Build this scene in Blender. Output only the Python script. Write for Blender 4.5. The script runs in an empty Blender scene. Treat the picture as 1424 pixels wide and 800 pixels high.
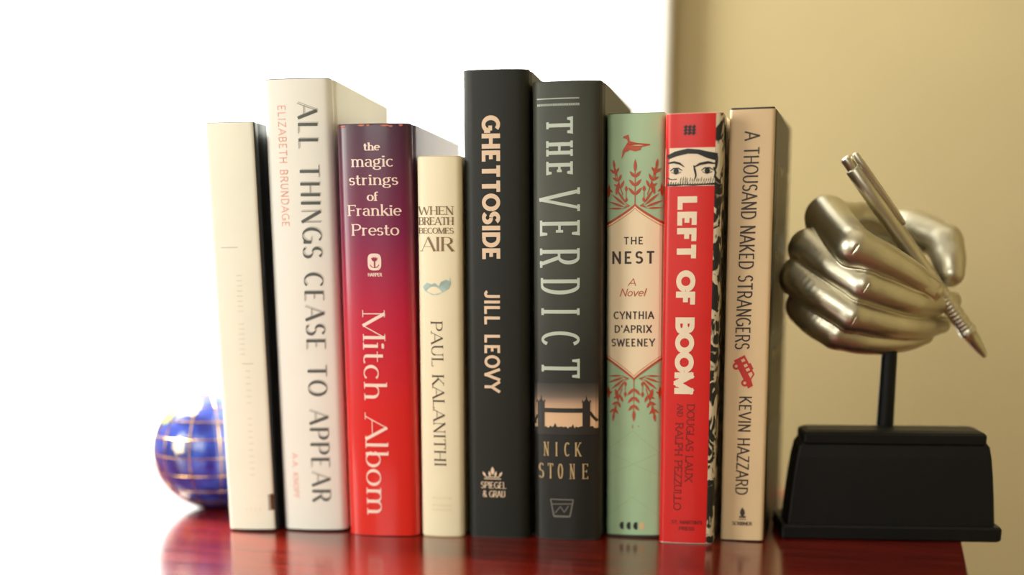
import bpy, bmesh, math, random
import numpy as np
from math import sin, cos, pi, radians, sqrt, atan2, exp
from mathutils import Vector, Matrix

random.seed(4)
SC = bpy.context.scene
COL = SC.collection
ZT = 0.75                                     # height of the table top

# ------------------------------------------------------------------ camera
cd = bpy.data.cameras.new('camera')
cam = bpy.data.objects.new('camera', cd)
COL.objects.link(cam)
cam.location = (0.1943, -0.7054, ZT + 0.1567)
cam.rotation_euler = (radians(90 - 13.6), 0, radians(15.4))
cd.sensor_width = 36
cd.lens = 1900 / 1424 * 36
cd.shift_y = 395 / 1424
cd.shift_x = 0
cd.clip_start = 0.02
cd.dof.use_dof = True
cd.dof.focus_distance = 0.700
cd.dof.aperture_fstop = 2.1
SC.camera = cam

# ------------------------------------------------------------------ sky, lights, exposure
SC.view_settings.view_transform = 'Standard'
SC.view_settings.look = 'None'
SC.view_settings.gamma = 1
SC.view_settings.exposure = 0.0
SC.view_settings.use_curve_mapping = False
world = bpy.data.worlds.new('overcast_sky')
SC.world = world
world.use_nodes = True
world.node_tree.nodes['Background'].inputs[0].default_value = (1.0, 1.0, 0.97, 1)
world.node_tree.nodes['Background'].inputs[1].default_value = 4.2
SC.cycles.max_bounces = 8
SC.cycles.sample_clamp_indirect = 8


def area(name, loc, target, sx, sy, power, color, portal=False):
    l = bpy.data.lights.new(name, 'AREA')
    l.shape = 'RECTANGLE'
    l.size, l.size_y = sx, sy
    l.energy = power
    l.color = color
    if portal:
        l.cycles.is_portal = True
    o = bpy.data.objects.new(name, l)
    COL.objects.link(o)
    o.location = loc
    d = Vector(target) - Vector(loc)
    o.rotation_euler = d.to_track_quat('-Z', 'Y').to_euler()
    return o


# daylight from the window in the left wall, and an added soft fill lamp behind the camera
area('left_window_light', (-0.80, 0.27, 1.62), (0.10, 0.40, 0.95), 0.4, 0.4, 56, (0.99, 1.0, 0.96))
area('left_window_light', (-0.80, -0.80, 1.12), (0.0, 0.0, 0.82), 0.4, 0.6, 6.5, (1.0, 0.99, 0.90))
area('room_fill_light', (-0.30, -1.80, 1.60), (0.04, 0.0, 0.85), 0.9, 0.8, 6.2, (1.0, 0.97, 0.85))


# ------------------------------------------------------------------ materials
def srgb(r, g, b):
    def f(c):
        c /= 255.0
        return c / 12.92 if c <= 0.04045 else ((c + 0.055) / 1.055) ** 2.4
    return (f(r), f(g), f(b), 1)


MATS = {}


def mat(name, rgb, rough=0.5, metal=0.0, coat=0.0, noise=0.0, nscale=60.0, bump=0.0, bscale=200.0, spec=0.5, coat_rough=0.1):
    if name in MATS:
        return MATS[name]
    m = bpy.data.materials.new(name)
    m.use_nodes = True
    nt = m.node_tree
    p = nt.nodes['Principled BSDF']
    col = srgb(*rgb)
    p.inputs['Base Color'].default_value = col
    p.inputs['Roughness'].default_value = rough
    p.inputs['Metallic'].default_value = metal
    p.inputs['Coat Weight'].default_value = coat
    p.inputs['Coat Roughness'].default_value = coat_rough
    p.inputs['Specular IOR Level'].default_value = spec
    if noise or bump:
        tc = nt.nodes.new('ShaderNodeTexCoord')
    if noise:
        n = nt.nodes.new('ShaderNodeTexNoise')
        n.inputs['Scale'].default_value = nscale
        n.inputs['Detail'].default_value = 6
        nt.links.new(tc.outputs['Object'], n.inputs['Vector'])
        r = nt.nodes.new('ShaderNodeValToRGB')
        r.color_ramp.elements[0].position = 0.3
        r.color_ramp.elements[1].position = 0.7
        r.color_ramp.elements[0].color = tuple(c * (1 - noise) for c in col[:3]) + (1,)
        r.color_ramp.elements[1].color = tuple(min(1, c * (1 + noise)) for c in col[:3]) + (1,)
        nt.links.new(n.outputs['Fac'], r.inputs['Fac'])
        nt.links.new(r.outputs['Color'], p.inputs['Base Color'])
    if bump:
        n2 = nt.nodes.new('ShaderNodeTexNoise')
        n2.inputs['Scale'].default_value = bscale
        n2.inputs['Detail'].default_value = 4
        nt.links.new(tc.outputs['Object'], n2.inputs['Vector'])
        b = nt.nodes.new('ShaderNodeBump')
        b.inputs['Strength'].default_value = bump
        b.inputs['Distance'].default_value = 0.0005
        nt.links.new(n2.outputs['Fac'], b.inputs['Height'])
        nt.links.new(b.outputs['Normal'], p.inputs['Normal'])
    MATS[name] = m
    return m


def gradient_z(m, stops, h, edge=None):
    """printed colour gradient of a jacket along its height: stops = [(z_mm, rgb)]; edge = (x0_mm, x1_mm, rgb) tint towards right"""
    nt = m.node_tree
    p = nt.nodes['Principled BSDF']
    tc = nt.nodes.new('ShaderNodeTexCoord')
    sx = nt.nodes.new('ShaderNodeSeparateXYZ')
    nt.links.new(tc.outputs['Object'], sx.inputs[0])
    mr = nt.nodes.new('ShaderNodeMapRange')
    mr.inputs['From Max'].default_value = h
    nt.links.new(sx.outputs['Z'], mr.inputs['Value'])
    r = nt.nodes.new('ShaderNodeValToRGB')
    cr = r.color_ramp
    while len(cr.elements) < len(stops):
        cr.elements.new(0.5)
    for e, (z, c) in zip(cr.elements, stops):
        e.position = z / 1000 / h
        e.color = srgb(*c)
    nt.links.new(mr.outputs['Result'], r.inputs['Fac'])
    out = r.outputs['Color']
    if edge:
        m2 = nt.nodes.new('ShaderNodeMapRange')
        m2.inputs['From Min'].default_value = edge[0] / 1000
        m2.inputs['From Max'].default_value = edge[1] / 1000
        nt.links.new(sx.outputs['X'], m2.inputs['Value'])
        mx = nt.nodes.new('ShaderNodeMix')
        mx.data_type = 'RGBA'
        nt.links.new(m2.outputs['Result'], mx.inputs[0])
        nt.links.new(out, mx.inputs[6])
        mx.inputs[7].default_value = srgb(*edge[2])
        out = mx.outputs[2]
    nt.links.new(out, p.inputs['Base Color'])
    return m


# ------------------------------------------------------------------ object helpers
def empty(name, loc=(0, 0, 0), rz=0.0, ry=0.0):
    o = bpy.data.objects.new(name, None)
    o.empty_display_size = 0.02
    COL.objects.link(o)
    o.location = loc
    o.rotation_euler = (0, ry, rz)
    return o


def tag(o, label=None, cat=None, group=None, kind=None):
    if label: o['label'] = label
    if cat: o['category'] = cat
    if group: o['group'] = group
    if kind: o['kind'] = kind
    return o


def mesh_obj(name, verts, faces, m, parent=None, smooth=False, loc=(0, 0, 0), rz=0.0):
    me = bpy.data.meshes.new(name)
    me.from_pydata([tuple(v) for v in verts], [], faces)
    me.update()
    if m is not None:
        me.materials.append(m)
    if smooth:
        me.polygons.foreach_set('use_smooth', [True] * len(me.polygons))
        if len(me.polygons) < 20000:
            me.set_sharp_from_angle(angle=radians(50))
    o = bpy.data.objects.new(name, me)
    COL.objects.link(o)
    o.location = loc
    o.rotation_euler = (0, 0, rz)
    if parent:
        o.parent = parent
    return o


def bm_obj(name, bm, m, parent=None, smooth=False, loc=(0, 0, 0), rz=0.0):
    bmesh.ops.recalc_face_normals(bm, faces=bm.faces)
    me = bpy.data.meshes.new(name)
    bm.to_mesh(me)
    bm.free()
    me.materials.append(m)
    if smooth:
        me.polygons.foreach_set('use_smooth', [True] * len(me.polygons))
    o = bpy.data.objects.new(name, me)
    COL.objects.link(o)
    o.location = loc
    o.rotation_euler = (0, 0, rz)
    if parent:
        o.parent = parent
    return o


def box(bm, x0, x1, y0, y1, z0, z1, bev=0.0, seg=2):
    r = bmesh.ops.create_cube(bm, size=1)
    for v in r['verts']:
        v.co = Vector(((x0 + x1) / 2 + v.co.x * (x1 - x0), (y0 + y1) / 2 + v.co.y * (y1 - y0), (z0 + z1) / 2 + v.co.z * (z1 - z0)))
    if bev:
        es = list({e for v in r['verts'] for e in v.link_edges})
        bmesh.ops.bevel(bm, geom=es, offset=bev, segments=seg, affect='EDGES', profile=0.6)


def box_obj(name, b, m, parent=None, bev=0.0, kind=None, seg=2):
    bm = bmesh.new()
    box(bm, *b, bev=bev, seg=seg)
    o = bm_obj(name, bm, m, parent)
    if kind: o['kind'] = kind
    return o


# ------------------------------------------------------------------ room shell
m_wall = mat('warm_wall_paint', (160, 144, 102), 0.8, noise=0.03, nscale=8, bump=0.15, bscale=120)
m_ceil = mat('ceiling_paint', (240, 236, 222), 0.8, noise=0.02, nscale=5)
m_floor = mat('floor_wood', (128, 88, 56), 0.45, noise=0.25, nscale=9)
m_white = mat('white_painted_wood', (246, 244, 236), 0.4, noise=0.02, nscale=20)

XL, XR, YB, YF, HC = -0.90, 1.5, 0.55, -2.6, 2.5
WX0, WX1, WZ0, WZ1 = -0.82, -0.066, 0.45, 2.15          # window opening in the back wall
T = 0.12


def wall_with_hole(name, axis, pos, a0, a1, h0, h1, z0, z1, out):
    """wall in the plane axis=pos, running a0..a1, with an opening h0..h1 by z0..z1"""
    bm = bmesh.new()
    for (p, q, r, s) in ((a0, h0, 0, HC), (h1, a1, 0, HC), (h0, h1, 0, z0), (h0, h1, z1, HC)):
        if axis == 'y':
            box(bm, p, q, pos, pos + out, r, s)
        else:
            box(bm, pos, pos + out, p, q, r, s)
    return tag(bm_obj(name, bm, m_wall), kind='structure')


wall_with_hole('wall_back', 'y', YB, XL - T, XR + T, WX0, WX1, WZ0, WZ1, T)
bm = bmesh.new()
for b in ((YF, -1.05, 0, HC), (-0.55, -0.10, 0, HC), (0.46, YB, 0, HC), (-1.05, -0.55, 0, 0.80), (-1.05, -0.55, 1.50, HC), (-0.10, 0.46, 0, 1.20), (-0.10, 0.46, 2.1, HC)):
    box(bm, XL - T, XL, *b)
tag(bm_obj('wall_left', bm, m_wall), kind='structure')
wall_with_hole('wall_front', 'y', YF, XL - T, XR + T, -0.7, 0.4, 1.1, 2.0, -T)
box_obj('wall_right', (XR, XR + T, YF, YB, 0, HC), m_wall, kind='structure')
box_obj('floor', (XL - T, XR + T, YF - T, YB + T, -0.08, 0), m_floor, kind='structure')
box_obj('ceiling', (XL - T, XR + T, YF - T, YB + T, HC, HC + 0.08), m_ceil, kind='structure')

m_glass = bpy.data.materials.new('window_glass')
m_glass.use_nodes = True
nt = m_glass.node_tree
nt.nodes.clear()
go = nt.nodes.new('ShaderNodeOutputMaterial')
gm = nt.nodes.new('ShaderNodeMixShader')
gt = nt.nodes.new('ShaderNodeBsdfTransparent')
gt.inputs[0].default_value = (0.97, 0.98, 0.97, 1)
gg = nt.nodes.new('ShaderNodeBsdfGlossy')
gg.inputs['Roughness'].default_value = 0.02
gf = nt.nodes.new('ShaderNodeFresnel')
gf.inputs[0].default_value = 1.25
nt.links.new(gf.outputs[0], gm.inputs[0])
nt.links.new(gt.outputs[0], gm.inputs[1])
nt.links.new(gg.outputs[0], gm.inputs[2])
nt.links.new(gm.outputs[0], go.inputs[0])

# back window: casing on the wall, frame and pane in the opening
w1 = tag(empty('window_1', (0, 0, 0)), kind='structure')
cw = 0.058
bm = bmesh.new()
box(bm, WX1, WX1 + cw, YB - 0.018, YB, WZ0 - cw, WZ1 + cw, 0.004)
box(bm, WX0 - cw, WX0, YB - 0.018, YB, WZ0 - cw, WZ1 + cw, 0.004)
box(bm, WX0, WX1, YB - 0.018, YB, WZ1, WZ1 + cw, 0.004)
bm_obj('window_casing', bm, m_white, w1)
box_obj('window_sill', (WX0 - 0.03, WX1 + 0.03, YB - 0.035, YB + 0.08, WZ0 - 0.03, WZ0), m_white, w1, 0.004)
bm = bmesh.new()
fy0, fy1 = YB + 0.05, YB + 0.09
for b in ((WX0, WX0 + 0.03, WZ0, WZ1), (WX1 - 0.014, WX1, WZ0, WZ1), (WX0, WX1, WZ0, WZ0 + 0.03), (WX0, WX1, WZ1 - 0.03, WZ1)):
    box(bm, b[0], b[1], fy0, fy1, b[2], b[3], 0.002)
bm_obj('window_frame', bm, m_white, w1)
mesh_obj('pane', [(WX0, YB + 0.07, WZ0), (WX1, YB + 0.07, WZ0), (WX1, YB + 0.07, WZ1), (WX0, YB + 0.07, WZ1)], [(0, 1, 2, 3)], m_glass, w1)
for n, (kx, a0, a1, z0, z1) in (('window_2', (XL, -0.10, 0.46, 1.20, 2.1)), ('window_4', (XL, -1.05, -0.55, 0.80, 1.50))):
    w2 = tag(empty(n), kind='structure')
    bm = bmesh.new()
    for b in ((a0, a0 + 0.04, z0, z1), (a1 - 0.04, a1, z0, z1), (a0, a1, z0, z0 + 0.04), (a0, a1, z1 - 0.04, z1)):
        box(bm, kx - 0.09, kx - 0.04, b[0], b[1], b[2], b[3], 0.003)
    bm_obj('window_frame', bm, m_white, w2)
    mesh_obj('pane', [(kx - 0.06, a0, z0), (kx - 0.06, a1, z0), (kx - 0.06, a1, z1), (kx - 0.06, a0, z1)], [(0, 1, 2, 3)], m_glass, w2)
w3 = tag(empty('added_window'), kind='structure')  # unseen window added behind the camera to let sky light in
bm = bmesh.new()
for b in ((-0.7, -0.66, 1.1, 2.0), (0.36, 0.4, 1.1, 2.0), (-0.7, 0.4, 1.1, 1.14), (-0.7, 0.4, 1.96, 2.0)):
    box(bm, b[0], b[1], YF - 0.09, YF - 0.04, b[2], b[3], 0.003)
bm_obj('window_frame', bm, m_white, w3)
mesh_obj('pane', [(-0.7, YF - 0.06, 1.1), (0.4, YF - 0.06, 1.1), (0.4, YF - 0.06, 2.0), (-0.7, YF - 0.06, 2.0)], [(0, 1, 2, 3)], m_glass, w3)
# portals: they only guide the sampling of the sky through the openings
area('window_portal', (0.5 * (WX0 + WX1), YB + 0.11, 0.5 * (WZ0 + WZ1)), (0.5 * (WX0 + WX1), 0, 0.5 * (WZ0 + WZ1)), WX1 - WX0, WZ1 - WZ0, 1, (1, 1, 1), True)
area('window_portal', (XL - 0.11, 0.18, 1.65), (0, 0.18, 1.65), 0.56, 0.9, 1, (1, 1, 1), True)
area('window_portal', (XL - 0.11, -0.80, 1.15), (0, -0.80, 1.15), 0.5, 0.7, 1, (1, 1, 1), True)
area('window_portal', (-0.15, YF - 0.11, 1.55), (-0.15, 0, 1.55), 1.1, 0.9, 1, (1, 1, 1), True)

# ------------------------------------------------------------------ table
TX0, TX1, TY0, TY1 = -0.84, 0.237, -0.23, 0.185
m_cherry = mat('cherry_lacquer', (150, 22, 18), 0.24, coat=0.35, coat_rough=0.12)
nt = m_cherry.node_tree
p = nt.nodes['Principled BSDF']
tc = nt.nodes.new('ShaderNodeTexCoord')
mp = nt.nodes.new('ShaderNodeMapping')
mp.inputs['Scale'].default_value = (6, 70, 40)
nt.links.new(tc.outputs['Object'], mp.inputs['Vector'])
ns = nt.nodes.new('ShaderNodeTexNoise')
ns.inputs['Scale'].default_value = 1.5
ns.inputs['Detail'].default_value = 8
nt.links.new(mp.outputs[0], ns.inputs['Vector'])
cr = nt.nodes.new('ShaderNodeValToRGB')
cr.color_ramp.elements[0].position = 0.3
cr.color_ramp.elements[0].color = srgb(80, 14, 8)
cr.color_ramp.elements[1].position = 0.75
cr.color_ramp.elements[1].color = srgb(132, 28, 13)
nt.links.new(ns.outputs['Fac'], cr.inputs['Fac'])
nt.links.new(cr.outputs['Color'], p.inputs['Base Color'])
rr = nt.nodes.new('ShaderNodeMapRange')
rr.inputs['To Min'].default_value = 0.14
rr.inputs['To Max'].default_value = 0.26
nt.links.new(ns.outputs['Fac'], rr.inputs['Value'])
nt.links.new(rr.outputs['Result'], p.inputs['Roughness'])
table = tag(empty('table', ((TX0 + TX1) / 2, (TY0 + TY1) / 2, 0)), 'cherry red lacquered wooden table top carrying the whole row of books', 'table')
hx, hy = (TX1 - TX0) / 2, (TY1 - TY0) / 2
box_obj('tabletop', (-hx, hx, -hy, hy, ZT - 0.028, ZT), m_cherry, table, 0.002, seg=3)
bm = bmesh.new()
for b in ((-hx + 0.04, hx - 0.04, -hy + 0.04, -hy + 0.06), (-hx + 0.04, hx - 0.04, hy - 0.06, hy - 0.04), (-hx + 0.04, -hx + 0.06, -hy + 0.04, hy - 0.04), (hx - 0.06, hx - 0.04, -hy + 0.04, hy - 0.04)):
    box(bm, *b, ZT - 0.11, ZT - 0.028)
bm_obj('apron', bm, m_cherry, table)
for sx in (-1, 1):
    for sy in (-1, 1):
        bm = bmesh.new()
        box(bm, sx * (hx - 0.055) - 0.024, sx * (hx - 0.055) + 0.024, sy * (hy - 0.055) - 0.024, sy * (hy - 0.055) + 0.024, 0, ZT - 0.028, 0.003)
        for v in bm.verts:
            if v.co.z < 0.1:
                v.co.x = sx * (hx - 0.055) + (v.co.x - sx * (hx - 0.055)) * 0.7
                v.co.y = sy * (hy - 0.055) + (v.co.y - sy * (hy - 0.055)) * 0.7
        bm_obj('leg', bm, m_cherry, table)

# ------------------------------------------------------------------ lettering: skeleton alphabet drawn with strokes
# l: line x0,y0,x1,y1,flags   a: arc cx,cy,rx,ry,deg0,deg1
# flags: 0/1 serif at that end, v = tick on the arm end, t/T = thin/thick whatever the direction
GL = {
 'A': (.80, [('l', .04, 0, .40, 1, '0t'), ('l', .76, 0, .40, 1, '0T'), ('l', .16, .32, .64, .32, '')]),
 'B': (.66, [('l', .12, 0, .12, 1, '01'), ('l', .12, 1, .34, 1, ''), ('a', .34, .76, .21, .24, 90, -90), ('l', .12, .52, .36, .52, ''), ('a', .36, .26, .24, .26, 90, -90), ('l', .12, 0, .36, 0, '')]),
 'C': (.74, [('a', .42, .5, .35, .5, 48, 312)]),
 'D': (.76, [('l', .12, 0, .12, 1, '01'), ('l', .12, 1, .34, 1, ''), ('a', .34, .5, .35, .5, 90, -90), ('l', .12, 0, .34, 0, '')]),
 'E': (.64, [('l', .12, 0, .12, 1, '01'), ('l', .12, 1, .56, 1, 'v'), ('l', .12, .5, .46, .5, 'w'), ('l', .12, 0, .58, 0, 'v')]),
 'F': (.60, [('l', .12, 0, .12, 1, '01'), ('l', .12, 1, .56, 1, 'v'), ('l', .12, .5, .46, .5, 'w')]),
 'G': (.80, [('a', .42, .5, .35, .5, 50, 345), ('l', .74, .04, .74, .46, '1'), ('l', .48, .46, .74, .46, '')]),
 'H': (.78, [('l', .12, 0, .12, 1, '01'), ('l', .66, 0, .66, 1, '01'), ('l', .12, .5, .66, .5, '')]),
 'I': (.28, [('l', .14, 0, .14, 1, '01')]),
 'J': (.50, [('l', .38, .22, .38, 1, '1'), ('a', .21, .22, .17, .22, 0, -160)]),
 'K': (.74, [('l', .12, 0, .12, 1, '01'), ('l', .12, .36, .62, 1, '1t'), ('l', .66, 0, .27, .56, '0T')]),
 'L': (.60, [('l', .12, 0, .12, 1, '01'), ('l', .12, 0, .56, 0, 'v')]),
 'M': (.96, [('l', .12, 0, .12, 1, '01t'), ('l', .48, 0, .12, 1, 'T'), ('l', .48, 0, .84, 1, 't'), ('l', .84, 0, .84, 1, '01')]),
 'N': (.78, [('l', .12, 0, .12, 1, '01t'), ('l', .66, 0, .12, 1, 'T'), ('l', .66, 0, .66, 1, '1t')]),
 'O': (.82, [('a', .41, .5, .35, .5, 0, 360)]),
 'P': (.66, [('l', .12, 0, .12, 1, '01'), ('l', .12, 1, .36, 1, ''), ('a', .36, .735, .24, .265, 90, -90), ('l', .12, .47, .36, .47, '')]),
 'Q': (.82, [('a', .41, .5, .35, .5, 0, 360), ('l', .74, -.06, .45, .25, 'T')]),
 'R': (.72, [('l', .12, 0, .12, 1, '01'), ('l', .12, 1, .36, 1, ''), ('a', .36, .745, .24, .255, 90, -90), ('l', .12, .49, .36, .49, ''), ('l', .66, 0, .38, .49, '0T')]),
 'S': (.62, [('a', .32, .745, .22, .255, 28, 262), ('a', .30, .255, .24, .255, 86, -150)]),
 'T': (.70, [('l', .35, 0, .35, 1, '0'), ('l', .35, 1, .65, 1, 'v'), ('l', .35, 1, .05, 1, 'v')]),
 'U': (.76, [('l', .12, .32, .12, 1, '1'), ('a', .38, .32, .26, .32, 180, 360), ('l', .64, .32, .64, 1, '1t')]),
 'V': (.76, [('l', .38, 0, .04, 1, '1T'), ('l', .38, 0, .72, 1, '1t')]),
 'W': (1.08, [('l', .30, 0, .04, 1, '1T'), ('l', .30, 0, .54, .95, 't'), ('l', .78, 0, .54, .95, 'T'), ('l', .78, 0, 1.04, 1, '1t')]),
 'X': (.74, [('l', .66, 0, .08, 1, '01T'), ('l', .08, 0, .66, 1, '01t')]),
 'Y': (.72, [('l', .36, .45, .04, 1, '1T'), ('l', .36, .45, .68, 1, '1t'), ('l', .36, 0, .36, .45, '0')]),
 'Z': (.66, [('l', .08, 1, .60, 1, ''), ('l', .06, 0, .60, 1, 'T'), ('l', .06, 0, .62, 0, 'v')]),
 "'": (.22, [('l', .11, .72, .11, 1, '')]),
 '.': (.24, [('l', .10, .0, .10, .1, 'T')]),
 '&': (.80, [('a', .34, .78, .17, .22, -60, 235), ('l', .72, 0, .24, .62, 'T'), ('a', .33, .27, .24, .27, 120, 395)]),
 ' ': (.42, []),
 'a': (.56, [('a', .25, .48, .17, .18, 160, 0), ('l', .42, .06, .42, .48, ''), ('a', .25, .19, .17, .19, 70, 300), ('a', .50, .07, .08, .07, 180, 300)]),
 'b': (.60, [('l', .14, 0, .14, 1.04, '1'), ('a', .31, .33, .21, .33, 170, -170)]),
 'c': (.52, [('a', .29, .33, .21, .33, 45, 315)]),
 'e': (.54, [('a', .28, .33, .21, .33, 0, 315), ('l', .08, .34, .48, .34, '')]),
 'f': (.38, [('l', .14, 0, .14, .84, '0'), ('a', .28, .84, .14, .18, 180, 50), ('l', .02, .64, .32, .64, '')]),
 'g': (.56, [('a', .25, .44, .17, .22, 0, 360), ('a', .24, .12, .14, .10, 110, 250), ('a', .27, -.14, .22, .15, 0, 360), ('a', .47, .62, .09, .08, 180, 30)]),
 'h': (.64, [('l', .14, 0, .14, 1.04, '01'), ('a', .32, .42, .18, .24, 180, 0), ('l', .50, 0, .50, .42, '0')]),
 'i': (.28, [('l', .14, 0, .14, .66, '0h'), ('a', .14, .90, .035, .035, 0, 360)]),
 'k': (.60, [('l', .14, 0, .14, 1.04, '01'), ('l', .14, .25, .46, .66, '1t'), ('l', .54, 0, .27, .40, '0T')]),
 'l': (.28, [('l', .14, 0, .14, 1.04, '01')]),
 'm': (.94, [('l', .14, 0, .14, .66, '0h'), ('a', .305, .42, .165, .24, 180, 0), ('l', .47, 0, .47, .42, '0'), ('a', .635, .42, .165, .24, 180, 0), ('l', .80, 0, .80, .42, '0')]),
 'n': (.64, [('l', .14, 0, .14, .66, '0h'), ('a', .32, .42, .18, .24, 180, 0), ('l', .50, 0, .50, .42, '0')]),
 'o': (.58, [('a', .29, .33, .22, .33, 0, 360)]),
 'r': (.46, [('l', .14, 0, .14, .66, '0h'), ('a', .31, .42, .17, .22, 175, 60)]),
 's': (.46, [('a', .23, .49, .14, .17, 25, 265), ('a', .22, .17, .16, .17, 88, -150)]),
 't': (.40, [('l', .16, .14, .16, .88, ''), ('a', .28, .14, .12, .14, 180, 320), ('l', .02, .64, .34, .64, '')]),
 'v': (.56, [('l', .28, 0, .06, .66, '1T'), ('l', .28, 0, .50, .66, '1t')]),
}


class Print:
    """collects flat printed shapes of a book in (u, z) millimetres and wraps them onto its surface"""
    def __init__(self, book):
        self.b = book
        self.v, self.f = [], []
        self.lift = 0.0

    def ribbon(self, pts, ws, step=1.2):
        pts = [Vector(p) for p in pts]
        # resample
        P, W = [], []
        for i in range(len(pts) - 1):
            a, b = pts[i], pts[i + 1]
            n = max(1, int((b - a).length / step))
            for k in range(n):
                t = k / n
                P.append(a.lerp(b, t)); W.append(ws[i] * (1 - t) + ws[i + 1] * t)
        P.append(pts[-1]); W.append(ws[-1])
        base = len(self.v)
        self.lift += 0.002
        L = (self.lift % 0.1)
        for i, q in enumerate(P):
            d = (P[min(i + 1, len(P) - 1)] - P[max(i - 1, 0)])
            if d.length < 1e-9: d = Vector((1, 0))
            d.normalize()
            nrm = Vector((-d.y, d.x)) * W[i] * 0.5
            self.v.append((q.x + nrm.x, q.y + nrm.y, L)); self.v.append((q.x - nrm.x, q.y - nrm.y, L))
        for i in range(len(P) - 1):
            j = base + 2 * i
            self.f.append((j, j + 1, j + 3, j + 2))

    def poly(self, pts):
        self.lift += 0.002
        L = self.lift % 0.1
        base = len(self.v)
        self.v += [(p[0], p[1], L) for p in pts]
        self.f.append(tuple(range(base, base + len(pts))))

    def strips(self, us, lo, hi):
        """filled band between two curves of u"""
        L = self.lift % 0.1
        base = len(self.v)
        for u in us:
            self.v.append((u, lo(u), L)); self.v.append((u, hi(u), L))
        for i in range(len(us) - 1):
            j = base + 2 * i
            self.f.append((j, j + 1, j + 3, j + 2))
        self.lift += 0.004

    def leaf(self, x, y, ang, ln, wd):
        pts = []
        n = 7
        ca, sa = cos(radians(ang)), sin(radians(ang))
        for s in (1, -1):
            rng = range(n + 1) if s == 1 else range(n - 1, 0, -1)
            for k in rng:
                t = k / n
                w = s * wd * 0.5 * sin(pi * t ** 0.85)
                pts.append((x + ca * ln * t - sa * w, y + sa * ln * t + ca * w))
        self.poly(pts)

    def glyph(self, ch, T, xs, ys, thick, thin, serif, slant=0.0):
        """T maps glyph mm (gx, gy) to (u, z)"""
        w, strokes = GL[ch]
        ins = thin / 2
        H = ys
        xheight = 0.66 if ch.islower() else 1.0

        def m(x, y):
            yy = ins + y * (H - 2 * ins) / 1.0
            return (x * xs + slant * yy, yy)
        for s in strokes:
            if s[0] == 'l':
                _, x0, y0, x1, y1, fl = s
                a, b = Vector(m(x0, y0)), Vector(m(x1, y1))
                d = (b - a)
                if d.length < 1e-6: continue
                dn = d.normalized()
                vert = abs(dn.y) > 0.35
                wd = thin + (thick - thin) * abs(dn.y) ** 1.5
                if 't' in fl: wd = thin * 1.15 if serif or thick > 2.5 * thin else wd
                if 'T' in fl: wd = thick
                if vert:
                    if y0 <= 0.01: a = a - dn * ins
                    if y1 >= 0.99 or (ch.islower() and y1 >= 0.6): b = b + dn * ins
                else:
                    # start inside the stem
                    pass
                self.ribbon([T(a), T(b)], [wd, wd])
                if serif:
                    sl = thick * 0.5 + serif
                    if '0' in fl:
                        self.ribbon([T((a.x - sl, ins)), T((a.x + sl, ins))], [thin, thin])
                    if '1' in fl:
                        yy = b.y - ins
                        sl1 = sl * (0.8 if ch.islower() else 1)
                        self.ribbon([T((b.x - sl1, yy)), T((b.x + (sl1 if not ch.islower() else thick * .5), yy))], [thin, thin])
                    if 'h' in fl:
                        yy = b.y - ins
                        self.ribbon([T((b.x - sl, yy)), T((b.x, yy))], [thin, thin])
                    if 'v' in fl:
                        s2 = 1 if y0 < 0.5 else -1
                        q = H * 0.16
                        self.ribbon([T((b.x, b.y - s2 * ins)), T((b.x, b.y + s2 * q))], [thin * 1.6, thin * 0.9])
                    if 'w' in fl:
                        q = H * 0.09
                        self.ribbon([T((b.x, b.y - q)), T((b.x, b.y + q))], [thin, thin])
            else:
                _, cx, cy, rx, ry, d0, d1 = s
                n = max(6, int(abs(d1 - d0) / 12))
                pts, ws = [], []
                for k in range(n + 1):
                    t = radians(d0 + (d1 - d0) * k / n)
                    pts.append(Vector(m(cx + rx * cos(t), cy + ry * sin(t))))
                for k in range(n + 1):
                    d = pts[min(k + 1, n)] - pts[max(k - 1, 0)]
                    d.normalize()
                    ws.append(thin + (thick - thin) * abs(d.y) ** 1.6)
                self.ribbon([T(q) for q in pts], ws, step=9)

    def text(self, txt, along, u0, z0, u1, z1, thick, thin, serif=0.0, track=0.0, slant=0.0, drift=0.0):
        """along='h': baseline from (u0,z0), cap top z1, ends at u1.  along='v': reads downwards from z0 to z1, baseline u0, cap tops u1; drift = sideways shift over the length"""
        adv = [GL[c][0] for c in txt]
        tot = sum(adv) + track * (len(txt) - 1)
        if along == 'h':
            xs = (u1 - u0) / tot; ys = z1 - z0
        else:
            xs = (z0 - z1) / tot; ys = u1 - u0
        x = 0.0
        for c, a in zip(txt, adv):
            off = x * xs
            if along == 'h':
                T = lambda q, off=off: (u0 + off + q[0], z0 + q[1])
            else:
                T = lambda q, off=off: (u0 + q[1] + drift * (off / (z0 - z1)), z0 - off - q[0])
            self.glyph(c, T, xs, ys, thick, thin, serif, slant)
            x += a + track

    def build(self, name, m, label=None, off=0.55, side=None):
        b = self.b
        out = []
        for (u, z, L) in self.v:
            x, y = b.surf(u, off + L)
            out.append((x / 1000, y / 1000, z / 1000))
        o = mesh_obj(name, out, self.f, m, b.root)
        if label: o['label'] = label
        return o


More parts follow.
